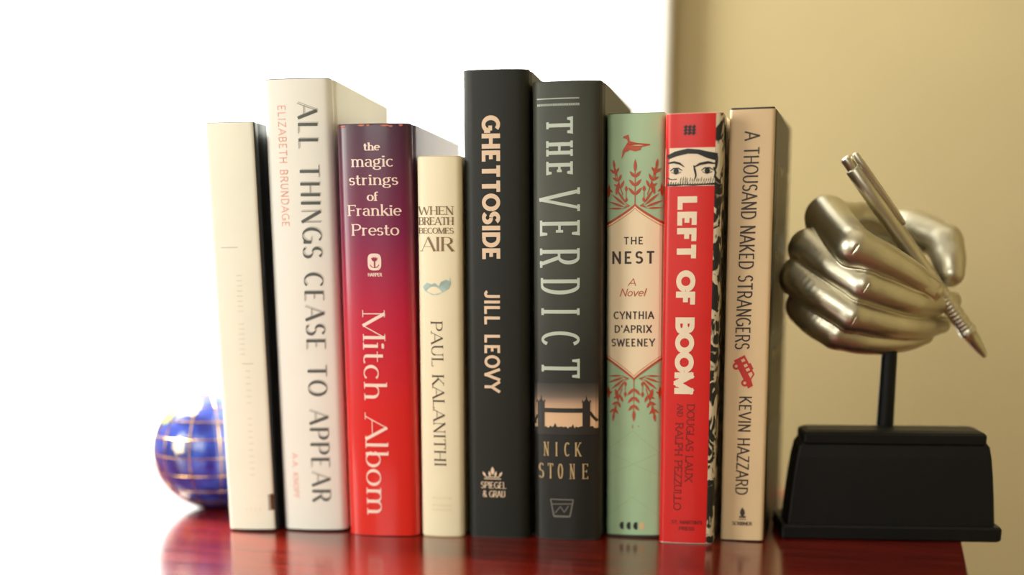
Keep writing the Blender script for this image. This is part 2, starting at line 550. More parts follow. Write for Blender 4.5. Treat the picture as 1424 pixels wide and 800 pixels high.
class Book:
    def __init__(self, label, loc, w, h, depth, bulge, rc, lean, m_jacket, m_case, group='hardback books in the row', thick=2.6, jz=0.7, rise=0.0, pages=(236, 228, 205), jtop=None, notch=None, yaw=0.0):
        """w, h, depth, bulge, rc in mm; lean = sideways shift of the top in mm"""
        self.w, self.h, self.D, self.bulge, self.rc, self.lean = w, h, depth, bulge, rc, lean
        ang = atan2(lean, h)
        self.root = tag(empty('book', (loc[0], loc[1], ZT + rise), radians(yaw), ang), label, 'book', group)
        # case, jacket, pages
        us = self.samples()
        self.shell('case', us, 0, 0.0, thick, 0, h, m_case)
        self.shell('dust_jacket', us, 0.4, 0.05, 0.0, jz, h - (jz if jtop is None else jtop), m_jacket, notch)
        n = 10
        pts = [(thick, thick + 1.5), (w - thick, thick + 1.5)]
        for k in range(n + 1):
            t = k / n
            x = (w - thick) + (2 * thick - w) * t
            pts.append((x, depth - 4 - 3.0 * sin(pi * t)))
        vs, fs = [], []
        N = len(pts)
        for z in (3.0, h - 3.0):
            for q in pts:
                vs.append((q[0] / 1000, q[1] / 1000, z / 1000))
        for i in range(N):
            j = (i + 1) % N
            fs.append((i, j, N + j, N + i))
        fs.append(tuple(range(N))[::-1]); fs.append(tuple(range(N, 2 * N)))
        mesh_obj('page_block', vs, fs, page_mat(pages), self.root)

    def samples(self):
        us = []
        for k in range(13):
            us.append(-self.D + (self.D - 14) * k / 12)
        us += [-13, -11.5, -10, -8.5, -7, -5.5, -4]
        us += [-2.5, -1]
        n = 28
        for k in range(n + 1):
            t = k / n
            us.append(self.w * 0.5 * (1 - cos(pi * t)))
        mirror = [self.w - u for u in us if u < 0]
        us += mirror[::-1]
        return us

    def surf(self, u, off=0.0):
        def p(u):
            w, rc = self.w, self.rc
            g = 0.0
            if u < 0:
                d = -u
                g = 0.9 * exp(-((d - 8.0 + rc) / 2.6) ** 2)
                return (g, rc + d)
            if u > w:
                d = u - w
                g = 0.9 * exp(-((d - 8.0 + rc) / 2.6) ** 2)
                return (w - g, rc + d)
            s = 2 * u / w - 1
            y = -self.bulge * (1 - s * s)
            e = min(u, w - u)
            if e < rc:
                y += rc * (1 - sqrt(max(0.0, 1 - ((rc - e) / rc) ** 2)))
            return (u, y)
        a = p(u)
        if not off: return a
        q0, q1 = p(u - 0.15), p(u + 0.15)
        dx, dy = q1[0] - q0[0], q1[1] - q0[1]
        l = sqrt(dx * dx + dy * dy) or 1
        return (a[0] + dy / l * off, a[1] - dx / l * off)

    def shell(self, name, us, off_out, off_in, thick, z0, z1, m, notch=None):
        outer = [self.surf(u, off_out) for u in us]
        if thick:
            inner = []
            for u in us:
                x, y = self.surf(u, 0)
                inner.append((min(max(x, thick), self.w - thick), max(y + thick, thick if self.bulge < 1 else y + thick)))
        else:
            inner = [self.surf(u, off_in) for u in us]
        loop = outer + inner[::-1]
        N = len(loop)
        vs, fs = [], []
        zs = [z0, z1] if not notch else [z0, z1]
        for zi, z in enumerate(zs):
            for i, q in enumerate(loop):
                zz = z
                if zi == 1 and notch:
                    k = i if i < len(us) else 2 * len(us) - 1 - i
                    zz = z + notch(us[k])
                vs.append((q[0] / 1000, q[1] / 1000, zz / 1000))
        for i in range(N):
            j = (i + 1) % N
            fs.append((i, j, N + j, N + i))
        n = len(us)
        for i in range(n - 1):
            fs.append((i, 2 * n - 1 - i, 2 * n - 2 - i, i + 1))
            fs.append((N + i, N + i + 1, N + 2 * n - 2 - i, N + 2 * n - 1 - i))
        o = mesh_obj(name, vs, fs, m, self.root)
        me = o.data
        for poly in me.polygons:
            poly.use_smooth = abs(poly.normal.z) < 0.5
        me.set_sharp_from_angle(angle=radians(50))
        return o

    def cu(self, u, z):
        """measured u (from the foot of the spine's left edge) -> u on the leaning book"""
        return u - self.lean * z / self.h

    def printer(self):
        return Print(self)


def page_mat(rgb):
    n = 'page_paper_%d' % rgb[2]
    if n in MATS: return MATS[n]
    m = mat(n, rgb, 0.8)
    nt = m.node_tree
    p = nt.nodes['Principled BSDF']
    tc = nt.nodes.new('ShaderNodeTexCoord')
    wv = nt.nodes.new('ShaderNodeTexWave')
    wv.inputs['Scale'].default_value = 900
    wv.inputs['Distortion'].default_value = 1.5
    nt.links.new(tc.outputs['Object'], wv.inputs['Vector'])
    b = nt.nodes.new('ShaderNodeBump')
    b.inputs['Strength'].default_value = 0.4
    b.inputs['Distance'].default_value = 0.0002
    nt.links.new(wv.outputs['Fac'], b.inputs['Height'])
    nt.links.new(b.outputs['Normal'], p.inputs['Normal'])
    return m


def put(pr, b, txt, along, u0, z0, u1, z1, *a, **k):
    """same as Print.text, in measured coordinates: corrected for the lean of the book"""
    if along == 'h':
        c = b.cu(0, (z0 + z1) / 2)
        pr.text(txt, 'h', u0 + c, z0, u1 + c, z1, *a, **k)
    else:
        c0, c1 = b.cu(0, z0), b.cu(0, z1)
        dr = k.pop('drift', 0.0)
        pr.text(txt, 'v', u0 + c0, z0, u1 + c0, z1, *a, drift=dr + (c1 - c0), **k)


m_black_cloth = mat('black_cloth', (20, 21, 20), 0.7, bump=0.4, bscale=900)

# ---- 1: pale cream book with black cover, far left
b = Book('pale cream book with a black cover, leftmost, in front of the blue globe', (-0.1544, -0.0290), 25.8, 216.5, 140, 1.2, 1.6, -3.0,
         mat('cream_jacket', (244, 246, 230), 0.6, spec=0.3, noise=0.02, nscale=40), m_black_cloth, yaw=9, jz=1.2, jtop=0.3)
# the jacket's black front panel wraps the right cover
pr = b.printer()
pr.strips([25.3, 25.7, 26.2, 27, 28, 29, 30, 31, 32, 33, 34, 35, 38, 41, 60, 90, 120, 160, 170], lambda u: 1.3, lambda u: 216.1)
pr.build('front_panel', mat('black_jacket_paper', (24, 26, 25), 0.4), 'black front panel', off=0.5)
pr = b.printer()
pr.strips([4.8, 9, 14], lambda u: 153.0, lambda u: 153.45)
pr.strips([12.5, 16, 18.8], lambda u: 92.0, lambda u: 92.4)
put(pr, b, 'IIIIIIII IIIIIII', 'v', 10.4, 140, 13.4, 96, .25, .25)
put(pr, b, 'IIIIII IIIIIIIIII', 'v', 13.0, 90, 15.6, 30, .25, .25)
put(pr, b, 'IIII', 'h', 9, 11.5, 19, 13.0, .25, .25)
pr.build('faint_lettering', mat('pale_grey_ink', (206, 202, 190), 0.5))
pr = b.printer()
for k in range(7):
    pr.strips([22.6, 24.3, 25.2], lambda u, k=k: 12 + k * 1.3, lambda u, k=k: 12.8 + k * 1.3)
pr.strips([24.0, 25.2], lambda u: 12, lambda u: 21)
pr.build('foot_mark', mat('brown_ink', (96, 60, 34), 0.5))

# ---- 2: white book, flat title, shadow sides of embossed letters painted grey
b = Book('tall white book with shaded grey capitals running down its spine', (-0.1259, -0.0191), 35.0, 238, 150, 2.6, 3.2, -2.2,
         mat('white_jacket', (241, 242, 234), 0.55, spec=0.3, noise=0.02, nscale=30), m_black_cloth, yaw=9, jz=1.0, jtop=0.4)
pr = b.printer()
put(pr, b, 'ALL THINGS CEASE TO APPEAR', 'v', 16.0, 226, 26.0, 16.5, 1.5, .22, track=.16, drift=0.9)
pr.build('title_lettering', mat('emboss_shade_grey', (86, 92, 88), 0.5))
pr = b.printer()
for dx in (0,):
    put(pr, b, 'ALL THINGS CEASE TO APPEAR', 'v', 16.5, 226.6, 26.5, 17.1, 1.5, .55, track=.16, drift=0.9)
pr.build('title_shading', mat('soft_shade_grey', (206, 202, 194), 0.5), off=0.46)
pr = b.printer()
put(pr, b, 'ELIZABETH BRUNDAGE', 'v', 5.4, 225, 9.6, 164, .42, .34, track=.14)
pr.build('author_lettering', mat('salmon_ink', (236, 168, 150), 0.5))
pr = b.printer()
put(pr, b, 'A.A. KNOPF', 'v', 6.2, 43.5, 9.4, 18.4, .40, .34, track=.1)
pr.build('publisher_lettering', mat('salmon_ink', (236, 168, 150), 0.5))

# ---- 3: purple to red book
m = mat('purple_red_jacket', (190, 30, 60), 0.32, coat=0.35, coat_rough=0.12)
gradient_z(m, [(0, (228, 40, 26)), (70, (220, 32, 34)), (118, (196, 20, 62)), (160, (128, 24, 76)), (200, (84, 34, 66)), (214, (72, 36, 60))], 0.215)
b = Book('glossy book with a spine fading from purple to red, third from left', (-0.0867, -0.0203), 38.4, 214.8, 145, 3.0, 3.8, -1.2,
         m, mat('maroon_cloth', (74, 26, 44), 0.6), yaw=7.5, jz=0.3, jtop=0.2,
         notch=lambda u: -0.35 * abs(sin(u * .9)) - 0.3 * max(0, sin(u * 0.37 + 1)) if 0 < u < 39 else 0)
m_lilac = mat('pale_pink_ink', (250, 226, 214), 0.45)
pr = b.printer()
S = .62
for t, u0, z0, u1, z1 in (('the', 13.6, 201.6, 22.1, 205.4), ('magic', 6.6, 193.6, 29.0, 199.3), ('strings', 5.2, 184.6, 31.2, 190.0), ('of', 14.8, 176.7, 20.8, 181.2), ('Frankie', 4.2, 169.3, 32.4, 174.8), ('Presto', 6.0, 159.4, 31.2, 165.2)):
    put(pr, b, t, 'h', u0, z0, u1, z1, 1.0, .38, serif=.42)
pr.build('title_lettering', m_lilac)
pr = b.printer()
put(pr, b, 'Mitch Albom', 'v', 10.8, 121.5, 22.8, 11.2, 1.65, .42, serif=1.0)
pr.build('author_lettering', m_lilac)
pr = b.printer()
c = b.cu(0, 146)
pts = [(18 + c + 3.6 * (abs(cos(t)) ** .6) * (1 if cos(t) > 0 else -1), 146 + 4.3 * (abs(sin(t)) ** .6) * (1 if sin(t) > 0 else -1)) for t in [2 * pi * k / 28 for k in range(28)]]
pr.poly(pts)
put(pr, b, 'HARPER', 'h', 14.4, 138.6, 21.8, 140.4, .36, .3)
pr.build('publisher_emblem', m_lilac)
pr = b.printer()
pr.ribbon([(18 + c, 143.2), (18 + c, 147)], [.5, .6])
pr.ribbon([(15.6 + c, 144.6), (16.6 + c, 143.4), (18 + c, 143.1), (19.4 + c, 143.4), (20.4 + c, 144.6)], [.35] * 5)
for q in (50, 75, 105, 130):
    pr.leaf(18 + c, 146.2, q, 2.6, 1.0)
pr.build('emblem_torch', mat('magenta_ink', (150, 26, 70), 0.4), off=0.75)
pr = b.printer()
for q, z, r in ((4, 213.6, .9), (14, 214.0, 1.3), (17.5, 214.0, .7), (26, 213.8, 1.5), (29, 213.5, .8), (34, 213.9, .7)):
    pr.poly([(q + r * 1.4 * cos(t) * (1 + .3 * sin(3 * t)), z - .1 + .45 * sin(t)) for t in [2 * pi * k / 9 for k in range(9)]])
pr.build('worn_edge', mat('worn_paper', (206, 120, 96), 0.7), off=0.7)

# ---- 4: small cream book
m = mat('ivory_jacket', (246, 238, 206), 0.42, noise=0.02, nscale=40)
b = Book('small cream book with a pale blue leaf print, shortest in the row', (-0.0470, -0.0132), 22.6, 199, 130, 2.2, 2.4, 0.2,
         m, mat('cream_board', (214, 196, 150), 0.6), yaw=7, jz=0.8, jtop=0.5)
pr = b.printer()
for t, u0, z0, u1, z1, w in (('WHEN', 0.8, 169.9, 19.2, 174.1, .75), ('BREATH', 0.8, 164.8, 19.1, 168.7, .62), ('BECOMES', 0.8, 160.5, 19.1, 163.4, .5), ('AIR', 2.0, 151.6, 19.0, 158.7, 1.2)):
    put(pr, b, t, 'h', u0, z0, u1, z1, w, .22, serif=.3)
pr.build('title_lettering', mat('bronze_ink', (138, 110, 80), 0.45))
pr = b.printer()
put(pr, b, 'PAUL KALANITHI', 'v', 6.6, 116, 12.8, 38.8, .85, .26, serif=.4, drift=1.2, track=.04)
pr.build('author_lettering', mat('dark_bronze_ink', (84, 66, 52), 0.45))
pr = b.printer()
pr.poly([(2.4, 133.5), (4.6, 135.6), (7.2, 134.8), (9, 135.4), (11, 133.8), (12.2, 136), (14.8, 137.2), (16.6, 136.4), (16.9, 138.8), (17.3, 135.2), (16.2, 132.6), (13.6, 130.9), (10.5, 129.4), (7.8, 129.2), (5.2, 130.4), (3.4, 131.4)])
pr.build('leaf_print', mat('pale_blue_wash', (176, 204, 200), 0.5, noise=0.2, nscale=300))
pr = b.printer()
for z in (21, 17, 14.5):
    put(pr, b, 'IIIIIIIIII', 'h', 6, z, 17, z + 1.2, .2, .2)
pr.build('publisher_lettering', mat('faint_tan_ink', (216, 200, 160), 0.5))

# ---- 5: tall black book
m = mat('matte_black_jacket', (32, 35, 31), 0.5, spec=0.3, noise=0.05, nscale=25, bump=0.1, bscale=500)
b = Book('tallest book, black with cream block letters down the spine', (-0.0222, -0.0083), 33.2, 240.5, 155, 2.2, 4.6, -1.2,
         m, mat('dark_grey_board', (44, 44, 44), 0.6), yaw=7, jz=0.8, jtop=0.1)
m_ink = mat('cream_block_ink', (232, 206, 176), 0.5)
pr = b.printer()
put(pr, b, 'GHETTOSIDE', 'v', 8.7, 217.9, 18.1, 147.0, 2.25, 1.9, track=.10)
pr.build('title_lettering', m_ink)
pr = b.printer()
put(pr, b, 'JILL LEOVY', 'v', 9.6, 131.4, 17.9, 79.0, 1.5, 1.4, track=.12)
pr.build('author_lettering', m_ink)
pr = b.printer()
c = 0.0
pr.ribbon([(9.3, 32.4), (18.4, 32.4)], [.5, .5]); pr.ribbon([(10, 33.4), (17.8, 33.4)], [.5, .5])
for q in (10.2, 12.6, 15.2, 17.4):
    pr.leaf(q, 33.6, 90 + (q - 13.8) * -9, 3.2, 1.3)
pr.leaf(13.9, 34.5, 90, 4.6, 2.0)
put(pr, b, 'SPIEGEL', 'h', 7.3, 27.2, 21.2, 30.8, .5, .3)
put(pr, b, '& GRAU', 'h', 8.4, 22.4, 20.6, 26.0, .5, .3)
pr.build('publisher_emblem', m_ink)

# ---- 6: THE VERDICT
m = mat('charcoal_jacket', (66, 68, 62), 0.46, spec=0.35, noise=0.10, nscale=35, bump=0.1, bscale=300)
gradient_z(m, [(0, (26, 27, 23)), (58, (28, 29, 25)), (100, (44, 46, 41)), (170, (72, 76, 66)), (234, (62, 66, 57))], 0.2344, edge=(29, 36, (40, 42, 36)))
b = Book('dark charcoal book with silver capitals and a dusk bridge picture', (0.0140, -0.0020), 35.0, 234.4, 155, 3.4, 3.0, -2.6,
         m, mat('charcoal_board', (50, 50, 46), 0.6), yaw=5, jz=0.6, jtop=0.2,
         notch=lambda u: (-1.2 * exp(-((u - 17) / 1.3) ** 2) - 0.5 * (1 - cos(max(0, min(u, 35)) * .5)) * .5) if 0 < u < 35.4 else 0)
pr = b.printer()
pr.ribbon([(2.6, 226.0), (24, 226.0)], [.42, .42])
for k in range(24):
    pr.strips([2.8 + k * .9, 3.3 + k * .9], lambda u: 222.5, lambda u: 223.6)
c = 2.0
for ch, u0, u1, z0, z1, th in (('T', 5.0, 18.5, 216.8, 209.4, 1.5), ('H', 5.0, 18.6, 204.9, 199.0, 1.5), ('E', 5.1, 18.7, 195.0, 189.6, 1.5),
                           ('V', 1.5, 22.4, 181.6, 172.6, 1.5), ('E', 1.9, 22.5, 166.5, 159.4, 1.55), ('R', 2.0, 22.6, 152.6, 144.4, 1.55), ('D', 2.5, 22.8, 137.5, 130.0, 1.6), ('I', 2.9, 22.9, 122.6, 119.2, 1.6),
                           ('C', 3.0, 23.1, 110.6, 103.6, 1.5), ('T', 3.1, 23.3, 96.4, 87.0, 1.6)):
    put(pr, b, ch, 'v', u0, z0, u1, z1, th * 1.2, 1.3, serif=.75 if ch != 'C' else 0)
pr.build('title_lettering', mat('silver_green_ink', (188, 202, 188), 0.3, metal=0.0))
m_dusk = mat('dusk_sky_print', (214, 176, 140), 0.45)
pr = b.printer()
us = [0.4 + 33.2 * k / 24 for k in range(25)]
pr.strips(us, lambda u: 59.0, lambda u: 84.0)
o = pr.build('bridge_picture', m_dusk, off=0.5)
nt = m_dusk.node_tree
gradient_z(m_dusk, [(59, (226, 190, 150)), (68, (222, 184, 146)), (73, (190, 158, 130)), (77, (110, 98, 84)), (80, (78, 72, 64)), (84.2, (40, 41, 36))], 0.2344)
pr = b.printer()
c = b.cu(0, 68)
for x0, x1 in ((1.2, 5.0), (25.0, 28.9)):
    pr.strips([x0 + c, (x0 + x1) / 2 + c, x1 + c], lambda u: 59, lambda u: 74.0)
    pr.poly([(x0 + c + .3, 74), (x1 + c - .3, 74), ((x0 + x1) / 2 + c + .35, 75.6), ((x0 + x1) / 2 + c, 78.0), ((x0 + x1) / 2 + c - .35, 75.6)])
    for q in (x0, x1):
        pr.poly([(q + c - .45, 74), (q + c + .45, 74), (q + c, 75.6)])
pr.strips([5.0 + c + 2 * k for k in range(11)], lambda u: 68.6, lambda u: 70.9)
pr.ribbon([(-1.2 + c + .9, 62.5), (0 + c, 64), (1.2 + c, 67)], [.8, .9, 1])
pr.ribbon([(28.7 + c, 69), (30.2 + c, 66.6), (32.4 + c, 64.2)], [1.4, 1.4, 1.4])
rnd = random.Random(3)
prof = [60.2 + rnd.random() * 1.4 for _ in range(40)]
prof[13] = 63; prof[24] = 62.6
pr.strips([0.4 + 33.2 * k / 39 for k in range(40)], lambda u: 57.0, lambda u: prof[min(39, max(0, int((u - .4) / 33.2 * 39)))])
pr.build('bridge_silhouette', mat('silhouette_ink', (36, 34, 30), 0.45), off=0.7)
pr = b.printer()
for t, z0, z1, l in (('NICK', 45.4, 52.8, ((4.6, 7.4), (10.9, 12.2), (15.9, 18.4), (21.3, 24.6))), ('STONE', 33.3, 41.4, ((1.9, 4.8), (7.0, 9.9), (12.6, 15.0), (18.8, 21.4), (25.2, 28.4)))):
    for ch, (a0, a1) in zip(t, l):
        put(pr, b, ch, 'h', a0, z0, a1, z1, .75, .35, serif=.2)
pr.build('author_lettering', mat('gold_ink', (190, 164, 118), 0.35))
pr = b.printer()
c = b.cu(0, 17)
pr.ribbon([(8.6 + c, 22), (20.8 + c, 22)], [.6, .6]); pr.ribbon([(8.6 + c, 22), (10.4 + c, 12.8)], [.6, .8]); pr.ribbon([(20.8 + c, 22), (19 + c, 12.8)], [.6, .8])
pr.ribbon([(10.4 + c, 12.8), (19 + c, 12.8)], [1.0, 1.0]); pr.ribbon([(9.6 + c, 19.4), (20 + c, 19.8)], [.5, .5]); pr.ribbon([(11 + c, 14.6), (14 + c, 18.2), (16 + c, 15), (18.4 + c, 18.8)], [.5] * 4)
pr.build('publisher_emblem', mat('dim_grey_ink', (112, 110, 102), 0.4))

# ---- 7: THE NEST
m = mat('mint_jacket', (168, 202, 162), 0.42, noise=0.03, nscale=60)
b = Book('mint green book with rust leaf ornaments around a cream label', (0.0502, 0.0135), 29.0, 219.7, 140, 1.7, 2.2, -3.3,
         m, mat('dark_green_board', (40, 62, 50), 0.6), yaw=4, jz=1.2, jtop=0.3)
m_rust = mat('rust_ink', (186, 78, 44), 0.5)
m_lab = mat('label_cream_print', (244, 228, 192), 0.5)
c7 = b.cu(0, 130)
def nest_hi(u):
    t = abs(u - 14.5) / 14.5
    return 174.0 - 9.5 * t ** 0.85
def nest_lo(u):
    t = abs(u - 14.5) / 14.5
    return 86.0 + 11.0 * t ** 0.9
US7 = [0.1 + 28.8 * k / 30 for k in range(31)]
pr = b.printer()
pr.strips(US7, nest_lo, nest_hi)
pr.build('label_panel', m_lab, off=0.5)
pr = b.printer()
pr.strips(US7, lambda u: nest_hi(u), lambda u: nest_hi(u) + 1.3)
pr.build('label_border', m_rust, off=0.62)
pr = b.printer()
pr.strips(US7, lambda u: nest_lo(u) - 1.3, lambda u: nest_lo(u))
pr.build('label_border', m_rust, off=0.62)
pr = b.printer()
def frond(pr, x, y, ang, ln, n, lw, ll, sgn=1):
    """a stem with opposite leaves and a tip leaf"""
    dx, dy = cos(radians(ang)), sin(radians(ang))
    pr.ribbon([(x, y), (x + dx * ln, y + dy * ln)], [.45, .35])
    for k in range(n):
        t = (k + 1) / (n + 1)
        for s in (1, -1):
            pr.leaf(x + dx * ln * t, y + dy * ln * t, ang + s * 42, ll * (1.1 - .35 * t), lw)
    pr.leaf(x + dx * ln * .9, y + dy * ln * .9, ang, ll * 1.25, lw * 1.1)
def ornament(pr, y0, s, hh):
    M = 14.5
    def X(x): return M + x
    frond(pr, M, y0, 90 * s, 17.5 * hh, 3, 1.5, 5.2)
    for d in (-1, 1):
        def A(a): return (90 - d * (90 - a)) * s
        bx = X(d * 6.2)
        yb = y0 + s * 2
        frond(pr, bx, yb + s * 2.5, A(72), 11 * hh, 2, 1.3, 4.4)
        frond(pr, X(d * 9.8), y0 + s * 12.5, A(82), 5.5, 1, 1.2, 4.0)
        pr.ribbon([(X(d * 4.6), y0 + s * 1), (X(d * 4.4), y0 + s * 9)], [.35, .3])
        pr.leaf(X(d * 4.6), y0 + s * 1, A(100), 2.4, 1.4); pr.leaf(X(d * 4.5), y0 + s * 6.2, A(90), 3.0, 1.5)
        for rx, ry, a, l, w in ((6.4, -2.2, 2, 7.4, .9), (5.6, -1.4, 20, 8.6, 1.15), (5.0, -.5, 38, 9.2, 1.2), (4.6, .3, 56, 8.6, 1.1)):
            ex = rx + l * cos(radians(a))
            sc = min(1, (14.2 - rx) / max(.1, (ex - rx)))
            pr.leaf(X(d * rx), y0 + s * ry, A(a), l * sc, w)
            pr.ribbon([(X(d * 2.6), y0 - s * .8), (X(d * rx), y0 + s * ry)], [.3, .3])
        for rx, ry, a, l, w in ((9.8, 4.6, 104, 7.2, 1.9), (13.4, 3.4, 92, 7.0, 1.3), (11.4, 6.0, 40, 3.0, .9)):
            pr.leaf(X(d * rx), y0 + s * ry, A(a), l, w)
ornament(pr, 175, 1, 1.0)
pr.build('leaf_ornament', m_rust, off=0.62)
pr = b.printer()
ornament(pr, 85, -1, 1.0)
pr.build('leaf_ornament', m_rust, off=0.62)
pr = b.printer()
# bird
cb = b.cu(0, 203)
pr.poly([(5.4 + cb, 208.4), (8.0 + cb, 209.2), (8.6 + cb, 206.0), (12.5 + cb, 205.0), (18.9 + cb, 204.4), (18.8 + cb, 203.8), (14.6 + cb, 203.0), (14.0 + cb, 201.6), (11.4 + cb, 200.9), (8.8 + cb, 201.6), (6.2 + cb, 200.6), (5.0 + cb, 198.0), (4.5 + cb, 197.6), (5.0 + cb, 201.5), (6.6 + cb, 204.0), (7.6 + cb, 205.6), (7.2 + cb, 207.0), (5.2 + cb, 207.6)])
pr.build('bird_print', m_rust, off=0.62)
pr = b.printer()
put(pr, b, 'A', 'h', 8.9, 133.8, 13.2, 137.6, .4, .34, slant=.25)
pr.build('subtitle_lettering', m_rust, off=0.62)
pr = b.printer()
put(pr, b, 'Novel', 'h', 4.6, 128.4, 18.2, 132.4, .5, .4, slant=.3)
pr.build('subtitle_lettering', m_rust, off=0.62)
pr = b.printer()
for z in (60.2,):
    put(pr, b, 'I', 'h', 12.4, z - 1, 13.6, z + 1, .35, .3)
pr.ribbon([(14.6 + cb - 1, 60.4), (15.2 + cb - 1, 60.4)], [.5, .5])
pr.build('small_marks', m_rust, off=0.62)
pr = b.printer()
pr.strips(US7, lambda u: nest_hi(u) - 1.3, lambda u: nest_hi(u) - 0.85)
pr.build('label_outline', mat('orange_ink', (222, 146, 88), 0.5), off=0.62)
pr = b.printer()
pr.strips(US7, lambda u: nest_lo(u) + .85, lambda u: nest_lo(u) + 1.3)
pr.build('label_outline', mat('orange_ink', (222, 146, 88), 0.5), off=0.62)
pr = b.printer()
put(pr, b, 'THE', 'h', 6.4, 154.8, 16.6, 158.6, .7, .6, track=.18)
put(pr, b, 'NEST', 'h', 0.4, 145.0, 22.6, 151.4, 1.15, 1.0, track=.25)
pr.build('title_lettering', mat('dark_umber_ink', (62, 46, 40), 0.5))
pr = b.printer()
put(pr, b, 'CYNTHIA', 'h', 1.9, 116.7, 22.8, 120.7, .72, .62, track=.14)
put(pr, b, "D'APRIX", 'h', 2.4, 109.6, 21.9, 113.6, .72, .62, track=.14)
put(pr, b, 'SWEENEY', 'h', 1.0, 102.5, 23.6, 106.6, .72, .62, track=.14)
pr.build('author_lettering', mat('dark_umber_ink', (62, 46, 40), 0.5))
pr = b.printer()
c = b.cu(0, 6)
for k in range(3):
    x = 8.6 + k * 3.7 + c
    pr.poly([(x + 1.5 * cos(t), 6.2 + 2.1 * sin(t)) for t in [radians(q) for q in range(60, 301, 20)]])
pr.build('half_moons', mat('black_ink', (22, 24, 22), 0.5))
pr = b.printer()
x = 19.8 + c
pr.poly([(x - .6 + 1.4 * cos(t), 6.2 + 2.1 * sin(t)) for t in [radians(q) for q in range(0, 360, 20)]])
pr.build('moon_mark', mat('peach_ink', (222, 190, 140), 0.5), 'peach moon mark')
pr = b.printer()
m_faint = mat('faint_green_line', (160, 180, 140), 0.5)
for (a, q) in (((1, 48), (14, 58)), ((14, 58), (28, 46)), ((1, 12), (14, 22)), ((14, 22), (28, 12)), ((1, 34), (28, 46)), ((1, 46), (28, 34))):
    pr.ribbon([a, q], [.22, .22])
pr.build('faint_lattice', m_faint, off=0.48)

# ---- 8: LEFT OF BOOM
m = mat('scarlet_jacket', (212, 24, 18), 0.42, coat=0.1, noise=0.03, nscale=40)
b = Book('scarlet red book with a drawing of masked eyes on its spine', (0.0806, 0.0049), 28.0, 218.3, 140, 1.5, 2.4, -2.1,
         m, mat('off_white_board', (232, 224, 208), 0.6), yaw=3, jz=0.4, jtop=0.2)
m_bone = mat('bone_ink', (238, 222, 196), 0.5)
m_blk = mat('black_ink', (22, 24, 22), 0.5)
pr = b.printer()
put(pr, b, 'LEFT OF BOOM', 'v', 4.9, 178.2, 14.6, 79.6, 3.1, 2.5, drift=2.0 - 2.0 * 0.5, track=.07)
pr.build('title_lettering', m_bone)
pr = b.printer()
pr.strips([0.3 + 28.2 * k / 14 for k in range(12)] + [24.6], lambda u: 183.4, lambda u: 201.8)
pr.build('eyes_picture', m_bone, off=0.5)
pr = b.printer()
c = b.cu(0, 192) + 0.4
X = lambda x: x + c
# balaclava edge, brows, eyes, nose, lower cloth
def P8(pts): pr.poly([(X(a), z) for a, z in pts])
def R8(pts, ws): pr.ribbon([(X(a), z) for a, z in pts], ws, step=.8)
R8([(-.9, 197.4), (3, 199.0), (9, 200.2), (14, 199.8), (19, 198.2), (23.2, 197.2)], [2.0, 2.4, 2.4, 2.2, 3.2, 3.6])
R8([(-.7, 194.6), (2.2, 195.0), (5, 194.3), (7.4, 192.6)], [.7, 1.1, 1.0, .3])
R8([(12.0, 192.4), (15, 193.9), (19, 194.6), (22.6, 194.0)], [.4, 1.2, 1.3, .6])
R8([(12.0, 193.4), (12.6, 191.0), (13.2, 188.4), (12.6, 186.6)], [.5, 1.0, .8, .5])
for ex in (3.2, 18.6):
    R8([(ex - 2.8, 190.8), (ex - 1.2, 192.0), (ex + 1.2, 192.1), (ex + 3.2, 190.9)], [.35, .6, .6, .35])
    R8([(ex - 2.3, 190.2), (ex, 189.2), (ex + 2.6, 190.2)], [.3, .4, .3])
    P8([(ex + .1 + 1.35 * cos(t), 190.7 + 1.35 * sin(t)) for t in [2 * pi * k / 14 for k in range(14)]])
R8([(21.8, 192.4), (22.8, 189.6), (22.2, 187.2)], [.8, 1.0, .7])
R8([(-.9, 187.4), (1.4, 186.6), (3.8, 186.9)], [.5, .4, .3])
rk = random.Random(5)
for k in range(16):
    x0 = 5.4 + k * 1.15 + rk.uniform(-.2, .2)
    R8([(x0 + .5, 187.4 + rk.uniform(-.5, .5)), (x0 + .2, 186.4), (x0, 185.4)], [.12, .34, .2])
R8([(-.9, 184.0), (3, 183.9), (7, 184.1), (12, 183.9), (18, 184.2), (23.2, 184.4)], [.7, .9, .5, .8, .5, 1.0])
for k in range(20):
    x0 = -.6 + k * 1.2
    R8([(x0, 183.7), (x0 + .35, 185.2 + rk.uniform(-.3, .5))], [.6, .25])
# publisher mark
for r in range(3):
    for k in range(3):
        R8([(7.0 + k * 2.0, 208.2 + r * 1.5), (8.4 + k * 2.0, 209.2 + r * 1.5)], [1.3, 1.3])
pr.build('eyes_drawing', m_blk, off=0.66)
pr = b.printer()
put(pr, b, 'DOUGLAS LAUX', 'v', 12.6, 74.3, 16.6, 33.3, .55, .4, serif=.3)
put(pr, b, 'AND', 'v', 7.6, 74.1, 10.6, 67.5, .4, .3, serif=.2)
put(pr, b, 'RALPH PEZZULLO', 'v', 7.0, 64.5, 11.0, 17.9, .55, .4, serif=.3)
pr.build('author_lettering', mat('dark_red_ink', (122, 20, 16), 0.5))
pr = b.printer()
put(pr, b, "ST. MARTIN'S", 'h', 6.2, 10.6, 22.4, 12.6, .42, .36)
put(pr, b, 'PRESS', 'h', 10.2, 7.2, 18.4, 9.2, .42, .36)
pr.build('publisher_lettering', mat('dark_red_ink', (122, 20, 16), 0.5))
